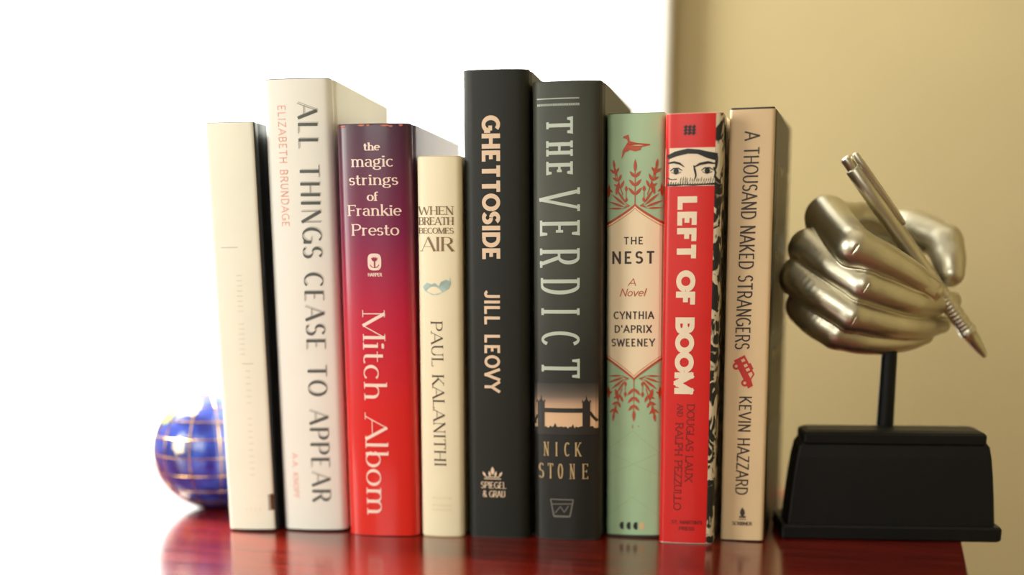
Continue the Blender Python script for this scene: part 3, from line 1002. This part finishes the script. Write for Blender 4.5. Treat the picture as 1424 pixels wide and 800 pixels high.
# black and bone camouflage strip along the right edge and cover
m_camo = mat('black_bone_print', (22, 24, 22), 0.5)
nt = m_camo.node_tree
tc = nt.nodes.new('ShaderNodeTexCoord'); mp = nt.nodes.new('ShaderNodeMapping')
mp.inputs['Scale'].default_value = (60, 90, 38)
n = nt.nodes.new('ShaderNodeTexNoise'); n.inputs['Scale'].default_value = 2.0; n.inputs['Distortion'].default_value = 1.6
r = nt.nodes.new('ShaderNodeValToRGB'); r.color_ramp.interpolation = 'LINEAR'
r.color_ramp.elements[0].position = 0.50; r.color_ramp.elements[0].color = srgb(24, 26, 24)
r.color_ramp.elements[1].position = 0.55; r.color_ramp.elements[1].color = srgb(206, 194, 164)
nt.links.new(tc.outputs['Object'], mp.inputs[0]); nt.links.new(mp.outputs[0], n.inputs[0])
nt.links.new(n.outputs['Fac'], r.inputs[0]); nt.links.new(r.outputs[0], nt.nodes['Principled BSDF'].inputs['Base Color'])
pr = b.printer()
pr.strips([24.7, 25.4, 26, 26.6, 27.2, 27.8, 28.2, 29, 30, 31, 32, 33, 34, 36, 38, 40, 60, 100, 160, 172], lambda u: .6, lambda u: 217.9)
pr.build('camouflage_strip', m_camo, 'black and bone patterned strip on the right edge')

# ---- 9: A THOUSAND NAKED STRANGERS
m = mat('beige_jacket', (224, 196, 154), 0.45, noise=0.02, nscale=50, bump=0.08, bscale=800)
b = Book('beige book with a small red ambulance on its spine, beside the sculpture', (0.1118, 0.0190), 21.8, 221.5, 135, 0.7, 1.2, -3.2,
         m, mat('near_black_board', (30, 26, 22), 0.6), yaw=1, jz=0.6, jtop=0.9)
m_ink9 = mat('dark_brown_ink', (58, 42, 34), 0.5)
pr = b.printer()
put(pr, b, 'A THOUSAND NAKED STRANGERS', 'v', 4.4, 210, 12.0, 101.8, .82, .62, track=.07, drift=-1.0)
pr.build('title_lettering', m_ink9)
pr = b.printer()
put(pr, b, 'KEVIN HAZZARD', 'v', 6.8, 77.6, 13.3, 25.2, .8, .6, drift=-.2, track=.07)
pr.build('author_lettering', m_ink9)
pr = b.printer()
c = b.cu(0, 15)
pr.leaf(10.9 + c, 13.2, 92, 5.2, 2.6); pr.ribbon([(9.2 + c, 13.2), (12.6 + c, 13.2)], [1.0, 1.0]); pr.ribbon([(9.0 + c, 11.9), (12.8 + c, 11.9)], [.4, .4])
put(pr, b, 'SCRIBNER', 'h', 5.6, 8.6, 16.0, 10.6, .36, .3)
pr.build('publisher_emblem', m_ink9)
pr = b.printer()
c = b.cu(0, 90)
ang = radians(-62)
def AM(x, y): return (9.4 + c + x * cos(ang) - y * sin(ang), 90.2 + x * sin(ang) + y * cos(ang))
def Q(pts): pr.poly([AM(*q) for q in pts])
Q([(-8, -2.6), (-8, 3.6), (3.2, 3.6), (5.0, .8), (8.2, .2), (8.4, -2.6)])
Q([(-3, 3.6), (-3, 4.4), (.5, 4.4), (.5, 3.6)])
for wx in (-4.8, 5.0):
    Q([(wx + 1.9 * cos(t), -2.8 + 1.9 * sin(t)) for t in [2 * pi * k / 14 for k in range(14)]])
pr.build('ambulance_print', mat('red_ink', (196, 40, 32), 0.5), off=.55)
pr = b.printer()
Q([(1.4, .9), (1.4, 2.9), (2.9, 2.9), (4.2, .9)])
for x0 in (-6.6, -3.6, -1.2):
    Q([(x0, .8), (x0, 2.6), (x0 + 1.5, 2.6), (x0 + 1.5, .8)])
for wx in (-4.8, 5.0):
    Q([(wx + .8 * cos(t), -2.8 + .8 * sin(t)) for t in [2 * pi * k / 10 for k in range(10)]])
pr.build('ambulance_windows', mat('beige_gap_ink', (222, 186, 150), 0.5), off=.75)
# front cover: olive panel with tall pale letters
pr = b.printer()
cov = [22.1, 22.6, 23, 24, 25, 26, 27, 28, 29, 30, 31, 33, 35, 40, 80, 120, 152]
pr.strips(cov, lambda u: .8, lambda u: 220.5)
pr.build('front_panel', mat('olive_dark_jacket', (54, 50, 36), 0.45), 'dark olive front panel', off=.5)
pr = b.printer()
rnd = random.Random(8)
for z0, z1 in ((160, 196), (108, 152), (58, 100)):
    u = 44.0
    while u < 146:
        wd = rnd.choice((3, 4, 5))
        zt = z1 - rnd.random() * 4
        pr.strips([u, u + wd * .5, u + wd], lambda q: z0, lambda q: zt)
        if rnd.random() > .5:
            pr.strips([u + wd, u + wd + 4], lambda q: zt - 4, lambda q: zt)
        u += wd + rnd.choice((4, 5, 7))
pr.build('cover_lettering', mat('pale_olive_ink', (176, 166, 132), 0.5), off=.7)

# ------------------------------------------------------------------ globe
R = 0.0345
gc = (-0.1953, 0.0323)
globe = tag(empty('globe', (gc[0], gc[1], ZT)), 'small blue gemstone globe with gold meridian wires behind the leftmost book', 'globe')
m_lapis = mat('lapis_ocean', (24, 44, 150), 0.3, coat=0.8, coat_rough=0.04)
nt = m_lapis.node_tree
p = nt.nodes['Principled BSDF']
p.inputs['Coat IOR'].default_value = 1.6
tc = nt.nodes.new('ShaderNodeTexCoord')
n = nt.nodes.new('ShaderNodeTexNoise'); n.inputs['Scale'].default_value = 90; n.inputs['Detail'].default_value = 6
r = nt.nodes.new('ShaderNodeValToRGB')
r.color_ramp.elements[0].position = 0.35; r.color_ramp.elements[0].color = srgb(14, 24, 120)
r.color_ramp.elements[1].position = 0.72; r.color_ramp.elements[1].color = srgb(52, 88, 196)
nt.links.new(tc.outputs['Object'], n.inputs[0]); nt.links.new(n.outputs['Fac'], r.inputs[0]); nt.links.new(r.outputs[0], p.inputs['Base Color'])
bm = bmesh.new()
bmesh.ops.create_uvsphere(bm, u_segments=64, v_segments=40, radius=R)
for v in bm.verts: v.co.z += R
bm_obj('ocean_sphere', bm, m_lapis, globe, smooth=True)
# continents: inlaid patches, slightly proud of the sphere
def patch(name, lat, lon, pts, m):
    vs = [(0, 0)] + pts
    out, fs = [], []
    rings = 4
    n = len(pts)
    def S(a, b):
        la, lo = radians(lat + b), radians(lon + a / max(.3, cos(radians(lat + b))))
        rr = R + 0.0003
        return (rr * cos(la) * cos(lo), rr * cos(la) * sin(lo), R + rr * sin(la))
    out.append(S(0, 0))
    for k in range(1, rings + 1):
        for q in pts:
            out.append(S(q[0] * k / rings, q[1] * k / rings))
    for i in range(n):
        fs.append((0, 1 + i, 1 + (i + 1) % n))
    for k in range(rings - 1):
        for i in range(n):
            a, b2 = 1 + k * n + i, 1 + k * n + (i + 1) % n
            fs.append((a, a + n, b2 + n, b2))
    return mesh_obj(name, out, fs, m, globe, smooth=True)
gems = [mat('shell_gem', (236, 226, 190), 0.2, coat=.6, noise=.1, nscale=200), mat('tan_gem', (196, 150, 92), 0.2, coat=.6, noise=.25, nscale=200), mat('green_gem', (150, 160, 110), 0.2, coat=.6, noise=.2, nscale=200), mat('brown_gem', (140, 84, 56), 0.2, coat=.6, noise=.3, nscale=200)]
rnd = random.Random(12)
LON0 = -101.0     # direction of the camera
for lat, lon, sz, gi in ((-12, LON0 - 44, 11, 0), (-40, LON0 - 58, 20, 1), (12, LON0 + 4, 8, 0), (44, LON0 - 30, 13, 2), (52, LON0 + 10, 9, 0), (30, LON0 - 66, 15, 1), (-30, LON0 - 24, 5, 0), (-42, LON0 - 6, 7, 3), (58, LON0 - 70, 14, 0), (2, LON0 - 84, 14, 2),
                         (20, LON0 + 90, 28, 1), (-25, LON0 + 120, 18, 2), (40, LON0 + 150, 26, 0), (-10, LON0 - 150, 20, 3)):
    n = 18
    pts = [(sz * (0.75 + .5 * rnd.random()) * cos(2 * pi * k / n) * .9, sz * (0.7 + .5 * rnd.random()) * sin(2 * pi * k / n)) for k in range(n)]
    patch('continent', lat, lon, pts, gems[gi])
m_goldw = mat('gold_wire', (224, 176, 96), 0.25, metal=1.0)
def ring(name, f, m, r=0.00028):
    n, k = 72, 5
    vs, fs = [], []
    for i in range(n):
        c0, t0, nrm = f(i / n)
        t0 = t0.normalized(); nrm = nrm.normalized(); bi = t0.cross(nrm)
        for j in range(k):
            a = 2 * pi * j / k
            vs.append(c0 + (nrm * cos(a) + bi * sin(a)) * r)
    for i in range(n):
        for j in range(k):
            a, b2 = i * k + j, i * k + (j + 1) % k
            c2, d2 = ((i + 1) % n) * k + (j + 1) % k, ((i + 1) % n) * k + j
            fs.append((a, b2, c2, d2))
    return mesh_obj(name, vs, fs, m, globe, smooth=True)
for lat in (-54, -36, -18, 0, 18, 36, 54, 72):
    def f(t, lat=lat):
        a = 2 * pi * t; la = radians(lat); rr = R + .0002
        return Vector((rr * cos(la) * cos(a), rr * cos(la) * sin(a), R + rr * sin(la))), Vector((-sin(a), cos(a), 0)), Vector((cos(la) * cos(a), cos(la) * sin(a), sin(la)))
    ring('parallel_wire', f, m_goldw)
for lon in range(0, 180, 30):
    def f(t, lon=lon):
        a = 2 * pi * t; lo = radians(lon + LON0 - 14); rr = R + .0002
        h = Vector((cos(lo), sin(lo), 0))
        n_ = h * cos(a) + Vector((0, 0, 1)) * sin(a)
        return n_ * rr + Vector((0, 0, R)), h * -sin(a) + Vector((0, 0, 1)) * cos(a), n_
    ring('meridian_wire', f, m_goldw)

# ------------------------------------------------------------------ hand sculpture
sculpt = tag(empty('hand_sculpture', (0.1922, 0.0750, ZT), radians(14.5)), 'antiqued silver metal hand holding a pen, mounted on a black plinth', 'sculpture')
m_blkwood = mat('black_painted_wood', (9, 10, 9), 0.5, spec=0.25, bump=0.25, bscale=150)
RZ = radians(-3.5)
def frustum(name, secs, m, parent, cy, bev=0.0012):
    """stack of rounded-rectangle sections (z, halfx, y0, y1) in mm"""
    vs, fs = [], []
    nc = 5
    rad = 1.5
    for (z, hx_, y0, y1) in secs:
        for (cx, cyy, a0) in ((hx_ - rad, y0 + rad, -90), (hx_ - rad, y1 - rad, 0), (-hx_ + rad, y1 - rad, 90), (-hx_ + rad, y0 + rad, 180)):
            for k in range(nc):
                a = radians(a0 + 90 * k / (nc - 1))
                vs.append(((cx + rad * cos(a)) / 1000, (cyy + rad * sin(a)) / 1000, z / 1000))
    N = 4 * nc
    for s in range(len(secs) - 1):
        for i in range(N):
            j = (i + 1) % N
            fs.append((s * N + i, s * N + j, (s + 1) * N + j, (s + 1) * N + i))
    fs.append(tuple(range(N))[::-1]); fs.append(tuple(range((len(secs) - 1) * N, len(secs) * N)))
    return mesh_obj(name, vs, fs, m, parent, loc=(0.0, cy / 1000, 0), rz=RZ)
CY = -13
base = frustum('plinth_foot', [(0, 57.0, -22, 22), (1.0, 58.2, -23, 23), (6.8, 58.2, -23, 23), (8.0, 57.4, -22.2, 22.2)], m_blkwood, sculpt, CY)
body = frustum('plinth_body', [(8.0, 55.0, -20.0, 9.0), (20, 54.0, -19.2, 8.8), (34, 52.7, -18.2, 8.5), (44, 51.4, -17.4, 8.2), (50.0, 50.2, -16.4, 8), (53.5, 47.5, -15.0, 7.5)], m_blkwood, sculpt, CY)
slab = frustum('plinth_cap', [(51.0, 47.2, -16.6, 9.6), (52.0, 48.0, -17.2, 10.2), (56.2, 48.0, -17.2, 10.2), (57.4, 47.0, -15.6, 9.4), (58.2, 44.6, -12, 8.6)], m_blkwood, sculpt, CY)
bm = bmesh.new()
bmesh.ops.create_cone(bm, cap_ends=True, segments=28, radius1=0.0046, radius2=0.0041, depth=0.048)
bmesh.ops.translate(bm, verts=bm.verts, vec=(0.0006, -0.001, 0.058 + 0.024))
ro = bm_obj('rod', bm, m_blkwood, sculpt, smooth=False)
for q in ro.data.polygons: q.use_smooth = abs(q.normal.z) < .5
ro.data.set_sharp_from_angle(angle=radians(50))

# --- the hand: one continuous surface from a distance field
HP = {
 'index': ([(-34.6, 14, 169.4), (-31.0, -3, 161.6), (-26.5, -21, 153.6), (-17.9, -21, 150.0), (-6.5, -18, 144.9), (6.6, -13, 138.3), (20.6, -6, 131.2)], [11.6, 11.2, 10.3, 9.4, 8.7, 7.8, 5.6]),
 'middle': [(-45.2, 4, 152.6), (-35.7, -8, 144.2), (-20.5, -19, 134.4), (-8.1, -17, 129.9), (7.7, -10, 125.4), (22.5, 4, 123.6), (37.0, 16, 124.4)],
 'ring': [(-49.6, 4, 137.6), (-39.0, -8, 128.4), (-24.4, -16, 118.4), (-10.8, -14, 115.2), (3.5, -7, 112.9), (18.0, 4, 111.2), (32.0, 15, 111.8)],
 'pinky': [(-44.3, 10, 122.0), (-39.0, -1, 114.6), (-30.0, -7, 108.2), (-18.7, -7, 105.2), (-4.3, -2, 103.8), (10.4, 4, 104.2), (22.0, 10, 106.0)],
}
HP['middle'] = (HP['middle'], [11.0, 9.8, 9.2, 8.5, 7.9, 7.2, 5.4])
HP['ring'] = (HP['ring'], [11.0, 9.6, 9.0, 8.3, 7.7, 6.9, 5.2])
HP['pinky'] = (HP['pinky'], [10.6, 9.4, 8.6, 7.8, 7.2, 6.4, 5.0])
THUMB = ([(-2, 70, 154), (7, 56, 161), (17.6, 42, 163.5), (27.0, 33, 160.0), (34.0, 26, 155.6), (35.2, 20, 147.0), (35.6, 15.5, 139.4)], [14, 12, 10.8, 10.2, 9.8, 9.2, 7.4])


def spline(P, Rr, per=4):
    P = [np.array(p, float) for p in P]
    P = [2 * P[0] - P[1]] + P + [2 * P[-1] - P[-2]]
    Rr = [Rr[0]] + list(Rr) + [Rr[-1]]
    out = []
    for i in range(1, len(P) - 2):
        for k in range(per):
            t = k / per
            f = lambda a, b, c, d: 0.5 * (2 * b + (c - a) * t + (2 * a - 5 * b + 4 * c - d) * t * t + (3 * b - a - 3 * c + d) * t ** 3)
            out.append((f(P[i - 1], P[i], P[i + 1], P[i + 2]), f(Rr[i - 1], Rr[i], Rr[i + 1], Rr[i + 2])))
    out.append((P[-2], Rr[-2]))
    return out


HS = 0.00065
mn = np.array([-66., -36., 90.]); mxx = np.array([54., 100., 190.])
stepmm = 0.5
nx, ny, nz = [int(v) for v in (mxx - mn) / stepmm]
gx, gy, gz = np.meshgrid(mn[0] + np.arange(nx) * stepmm, mn[1] + np.arange(ny) * stepmm, mn[2] + np.arange(nz) * stepmm, indexing='ij')
gx = gx.astype(np.float32); gy = gy.astype(np.float32); gz = gz.astype(np.float32)


def capsule(a, b, ra, rb):
    ax, ay, az = a; bx, by, bz = b
    dx, dy, dz = bx - ax, by - ay, bz - az
    L2 = dx * dx + dy * dy + dz * dz
    t = np.clip(((gx - ax) * dx + (gy - ay) * dy + (gz - az) * dz) / L2, 0, 1)
    return np.sqrt((gx - ax - t * dx) ** 2 + (gy - ay - t * dy) ** 2 + (gz - az - t * dz) ** 2) - (ra + (rb - ra) * t)


def smin(a, b, k):
    h = np.clip(0.5 + 0.5 * (b - a) / k, 0, 1)
    return b * (1 - h) + a * h - k * h * (1 - h)


def smax(a, b, k):
    return -smin(-a, -b, k)


def chain(P, Rr, per=6):
    global gx, gy, gz
    q = spline(P, Rr, per)
    pts = np.array([a for a, _ in q]); rm = max(Rr) + 9
    lo = np.maximum(0, ((pts.min(0) - rm - mn) / stepmm).astype(int)); hi = ((pts.max(0) + rm - mn) / stepmm).astype(int) + 1
    sl = tuple(slice(l, h) for l, h in zip(lo, hi))
    full = (gx, gy, gz)
    out = np.full(gx.shape, 9.0, dtype=np.float32)
    gx, gy, gz = gx[sl], gy[sl], gz[sl]
    d = None
    for (a, ra), (b_, rb) in zip(q[:-1], q[1:]):
        c = capsule(a, b_, ra, rb)
        d = c if d is None else np.minimum(d, c)
    gx, gy, gz = full
    out[sl] = np.minimum(d, 9.0)
    return out


# palm: metacarpals running back to the wrist, heel, thenar
palm = capsule((-30, 22, 164), (-8, 84, 150), 10.5, 13)
for a, r in (((-39, 14, 150), 11), ((-42, 14, 136), 11), ((-36, 18, 122), 10.5)):
    palm = smin(palm, capsule(a, (-4, 84, 140), r, 14), 9)
palm = smin(palm, capsule((-30, 24, 124), (8, 60, 126), 13, 14), 9)
palm = smin(palm, capsule((-22, 26, 146), (6, 44, 140), 13, 14), 9)
web = capsule((-30.0, 18, 169.4), (-12.0, 34, 170.0), 8.5, 6.5)
web = smin(web, capsule((-12.0, 34, 170.0), (8, 52, 162), 6.5, 8), 4)
palm = smin(palm, web, 5)
fing = None
for k in ('index', 'middle', 'ring', 'pinky'):
    P, Rr = HP[k]
    f = smin(smin(chain(P[:3], Rr[:3]), chain(P[2:], [Rr[2] * .93] + Rr[3:]), 2.2), palm, 5.0)
    fing = f if fing is None else smin(fing, f, 0.8)
th = smin(smin(chain(THUMB[0][:5], THUMB[1][:5]), chain(THUMB[0][4:], THUMB[1][4:]), 2.2), palm, 7)
D = smin(fing, th, 1.5)
# hollow between thumb and index, where the pen lies
D = smax(D, -smin(capsule((-8.0, 3, 168.5), (8.5, 12, 152.5), 7.6, 9.0), capsule((-4, 12, 162), (8, 40, 147), 9.0, 10.5), 3), 2.5)
# flat cut of the wrist
D = smax(D, gy - 90, 1.0)
# skin creases over the knuckles
def crease(a, b, r=0.75, dep=1.0):
    global D
    D = smax(D, -capsule(a, b, r, r), 0.4)
def knuckle(P, i, rad, n=3, sp=1.5):
    a, b, c = [np.array(q, float) for q in (P[i - 1], P[i], P[i + 1])]
    out = (b - (a + c) / 2); out /= np.linalg.norm(out)
    out = out * 0.75 + np.array([0, -0.66, 0]); out /= np.linalg.norm(out)
    ax = (c - a) / np.linalg.norm(c - a)
    sd = np.cross(ax, out); sd /= np.linalg.norm(sd)
    for k in range(n):
        m_ = b + out * (rad + .15) + ax * (k - (n - 1) / 2) * sp
        crease(tuple(m_ - sd * 2.4), tuple(m_ + sd * 2.4), 0.36)
knuckle(HP['middle'][0], 2, 9.3, 3); knuckle(HP['ring'][0], 2, 9.1, 3); knuckle(HP['index'][0], 2, 10.45, 2)
import openvdb as vdb
grid = vdb.FloatGrid()
grid.background = 3.0
grid.copyFromArray(np.clip(D, -3, 3).astype(np.float32))
pts_, tris_, quads_ = grid.convertToPolygons(isovalue=0.0, adaptivity=0.0)
pts_ = np.asarray(pts_, dtype=np.float64) * stepmm + mn
fs_ = [tuple(int(i) for i in q)[::-1] for q in quads_] + [tuple(int(i) for i in q)[::-1] for q in tris_]
m_pewter = mat('antique_pewter', (206, 201, 180), 0.36, metal=1.0, noise=0.10, nscale=45, bump=0.05, bscale=120)
hand = mesh_obj('hand', pts_ / 1000, fs_, m_pewter, sculpt, smooth=True)
md = hand.modifiers.new('smooth', 'SMOOTH'); md.factor = 0.5; md.iterations = 4

# fingernail of the index finger
def nail(c, ax, out, ln, wd, name='fingernail'):
    c, ax, out = Vector(c), Vector(ax).normalized(), Vector(out).normalized()
    out = (out - ax * out.dot(ax)).normalized()
    sd = ax.cross(out)
    vs, fs = [], []
    nu, nv = 12, 10
    for i in range(nu + 1):
        s = i / nu * 2 - 1
        for j in range(nv + 1):
            t = j / nv * 2 - 1
            k = sqrt(max(0, 1 - 0.35 * s * s * (1 if s > 0 else 1.3)))
            y = t * wd * 0.5 * k
            hgt = -0.20 * (abs(y) ** 2) / wd * 1.5
            vs.append(tuple((c + ax * s * ln * 0.5 + sd * y + out * (hgt + .25 * (1 - s * s) ** .5)) / 1000))
    for i in range(nu):
        for j in range(nv):
            a = i * (nv + 1) + j
            fs.append((a, a + 1, a + nv + 2, a + nv + 1))
    o = mesh_obj(name, vs, fs, m_pewter, sculpt, smooth=True)
    s = o.modifiers.new('thickness', 'SOLIDIFY'); s.thickness = 0.0009; s.offset = 0
    return o
ia, ib = Vector(HP['index'][0][4]), Vector(HP['index'][0][6])
axi = (ib - ia).normalized()
outi = Vector((0.0, -1.0, 0.05))
outi = (outi - axi * outi.dot(axi)).normalized()
nail(ia.lerp(ib, .80) + outi * 6.05, axi - outi * .16, outi, 11.0, 8.6)

# pen
pa, pb = Vector((-29.7, -2, 199.6)), Vector((56.0, 9, 94.7))
PL = (pb - pa).length
pax = (pb - pa).normalized()
def lathe(name, prof, a, ax, m, parent, seg=32):
    ax = ax.normalized()
    n1 = ax.cross(Vector((0, 1, 0))).normalized(); n2 = ax.cross(n1)
    vs, fs = [], []
    for (t, r) in prof:
        for j in range(seg):
            q = 2 * pi * j / seg
            vs.append((a + ax * t + (n1 * cos(q) + n2 * sin(q)) * r) / 1000)
    for i in range(len(prof) - 1):
        for j in range(seg):
            k = (j + 1) % seg
            fs.append((i * seg + j, i * seg + k, (i + 1) * seg + k, (i + 1) * seg + j))
    fs.append(tuple(range(seg))[::-1]); fs.append(tuple(range((len(prof) - 1) * seg, len(prof) * seg)))
    return mesh_obj(name, vs, fs, m, parent, smooth=True)
L = PL
prof = [(0, 1.6), (.4, 2.5), (1.2, 2.9), (7.0, 2.9), (7.2, 3.6), (8.0, 4.1), (30, 4.4), (55, 4.4), (.64 * L, 4.2)]
t = .66 * L
while t < .84 * L:
    prof += [(t, 4.15), (t + .4, 4.4), (t + 1.7, 4.4), (t + 2.0, 4.1)]
    t += 2.4
prof += [(.85 * L, 3.9), (.855 * L, 4.7), (.875 * L, 4.8), (.88 * L, 4.0), (.92 * L, 3.5), (.965 * L, 2.5), (.985 * L, 1.8), (L - .2, 1.5), (L, .9)]
pen = lathe('pen', prof, pa, pax, m_pewter, sculpt)
ca, cb_ = Vector((-25.0, -3, 201.5)), Vector((4.6, 1, 165.4))
cax = (cb_ - ca).normalized(); cup = Vector((0.75, -0.1, 0.63)); cup = (cup - cax * cup.dot(cax)).normalized(); csd = cax.cross(cup)
CL = (cb_ - ca).length
vs, fs = [], []
secs = [(0, 1.9, .9, 0), (.02, 2.4, 1.7, 0), (.2, 2.8, 1.8, 0), (.7, 2.7, 1.6, 0), (.93, 2.5, 1.6, -.2), (.99, 2.1, 1.3, -.3), (1.0, 1.4, .8, -.4)]
for (t, hw, hh, dz) in secs:
    for j in range(16):
        q = 2 * pi * j / 16
        cx_, cy_ = cos(q), sin(q)
        sx_ = (abs(cx_) ** .6) * (1 if cx_ > 0 else -1); sy_ = (abs(cy_) ** .6) * (1 if cy_ > 0 else -1)
        vs.append((ca + cax * CL * t + csd * hw * sx_ + cup * (hh * sy_ + dz)) / 1000)
for i in range(len(secs) - 1):
    for j in range(16):
        k = (j + 1) % 16
        fs.append((i * 16 + j, i * 16 + k, (i + 1) * 16 + k, (i + 1) * 16 + j))
fs.append(tuple(range(16))[::-1]); fs.append(tuple(range((len(secs) - 1) * 16, len(secs) * 16)))
mesh_obj('pen_clip', vs, fs, m_pewter, pen, smooth=True)
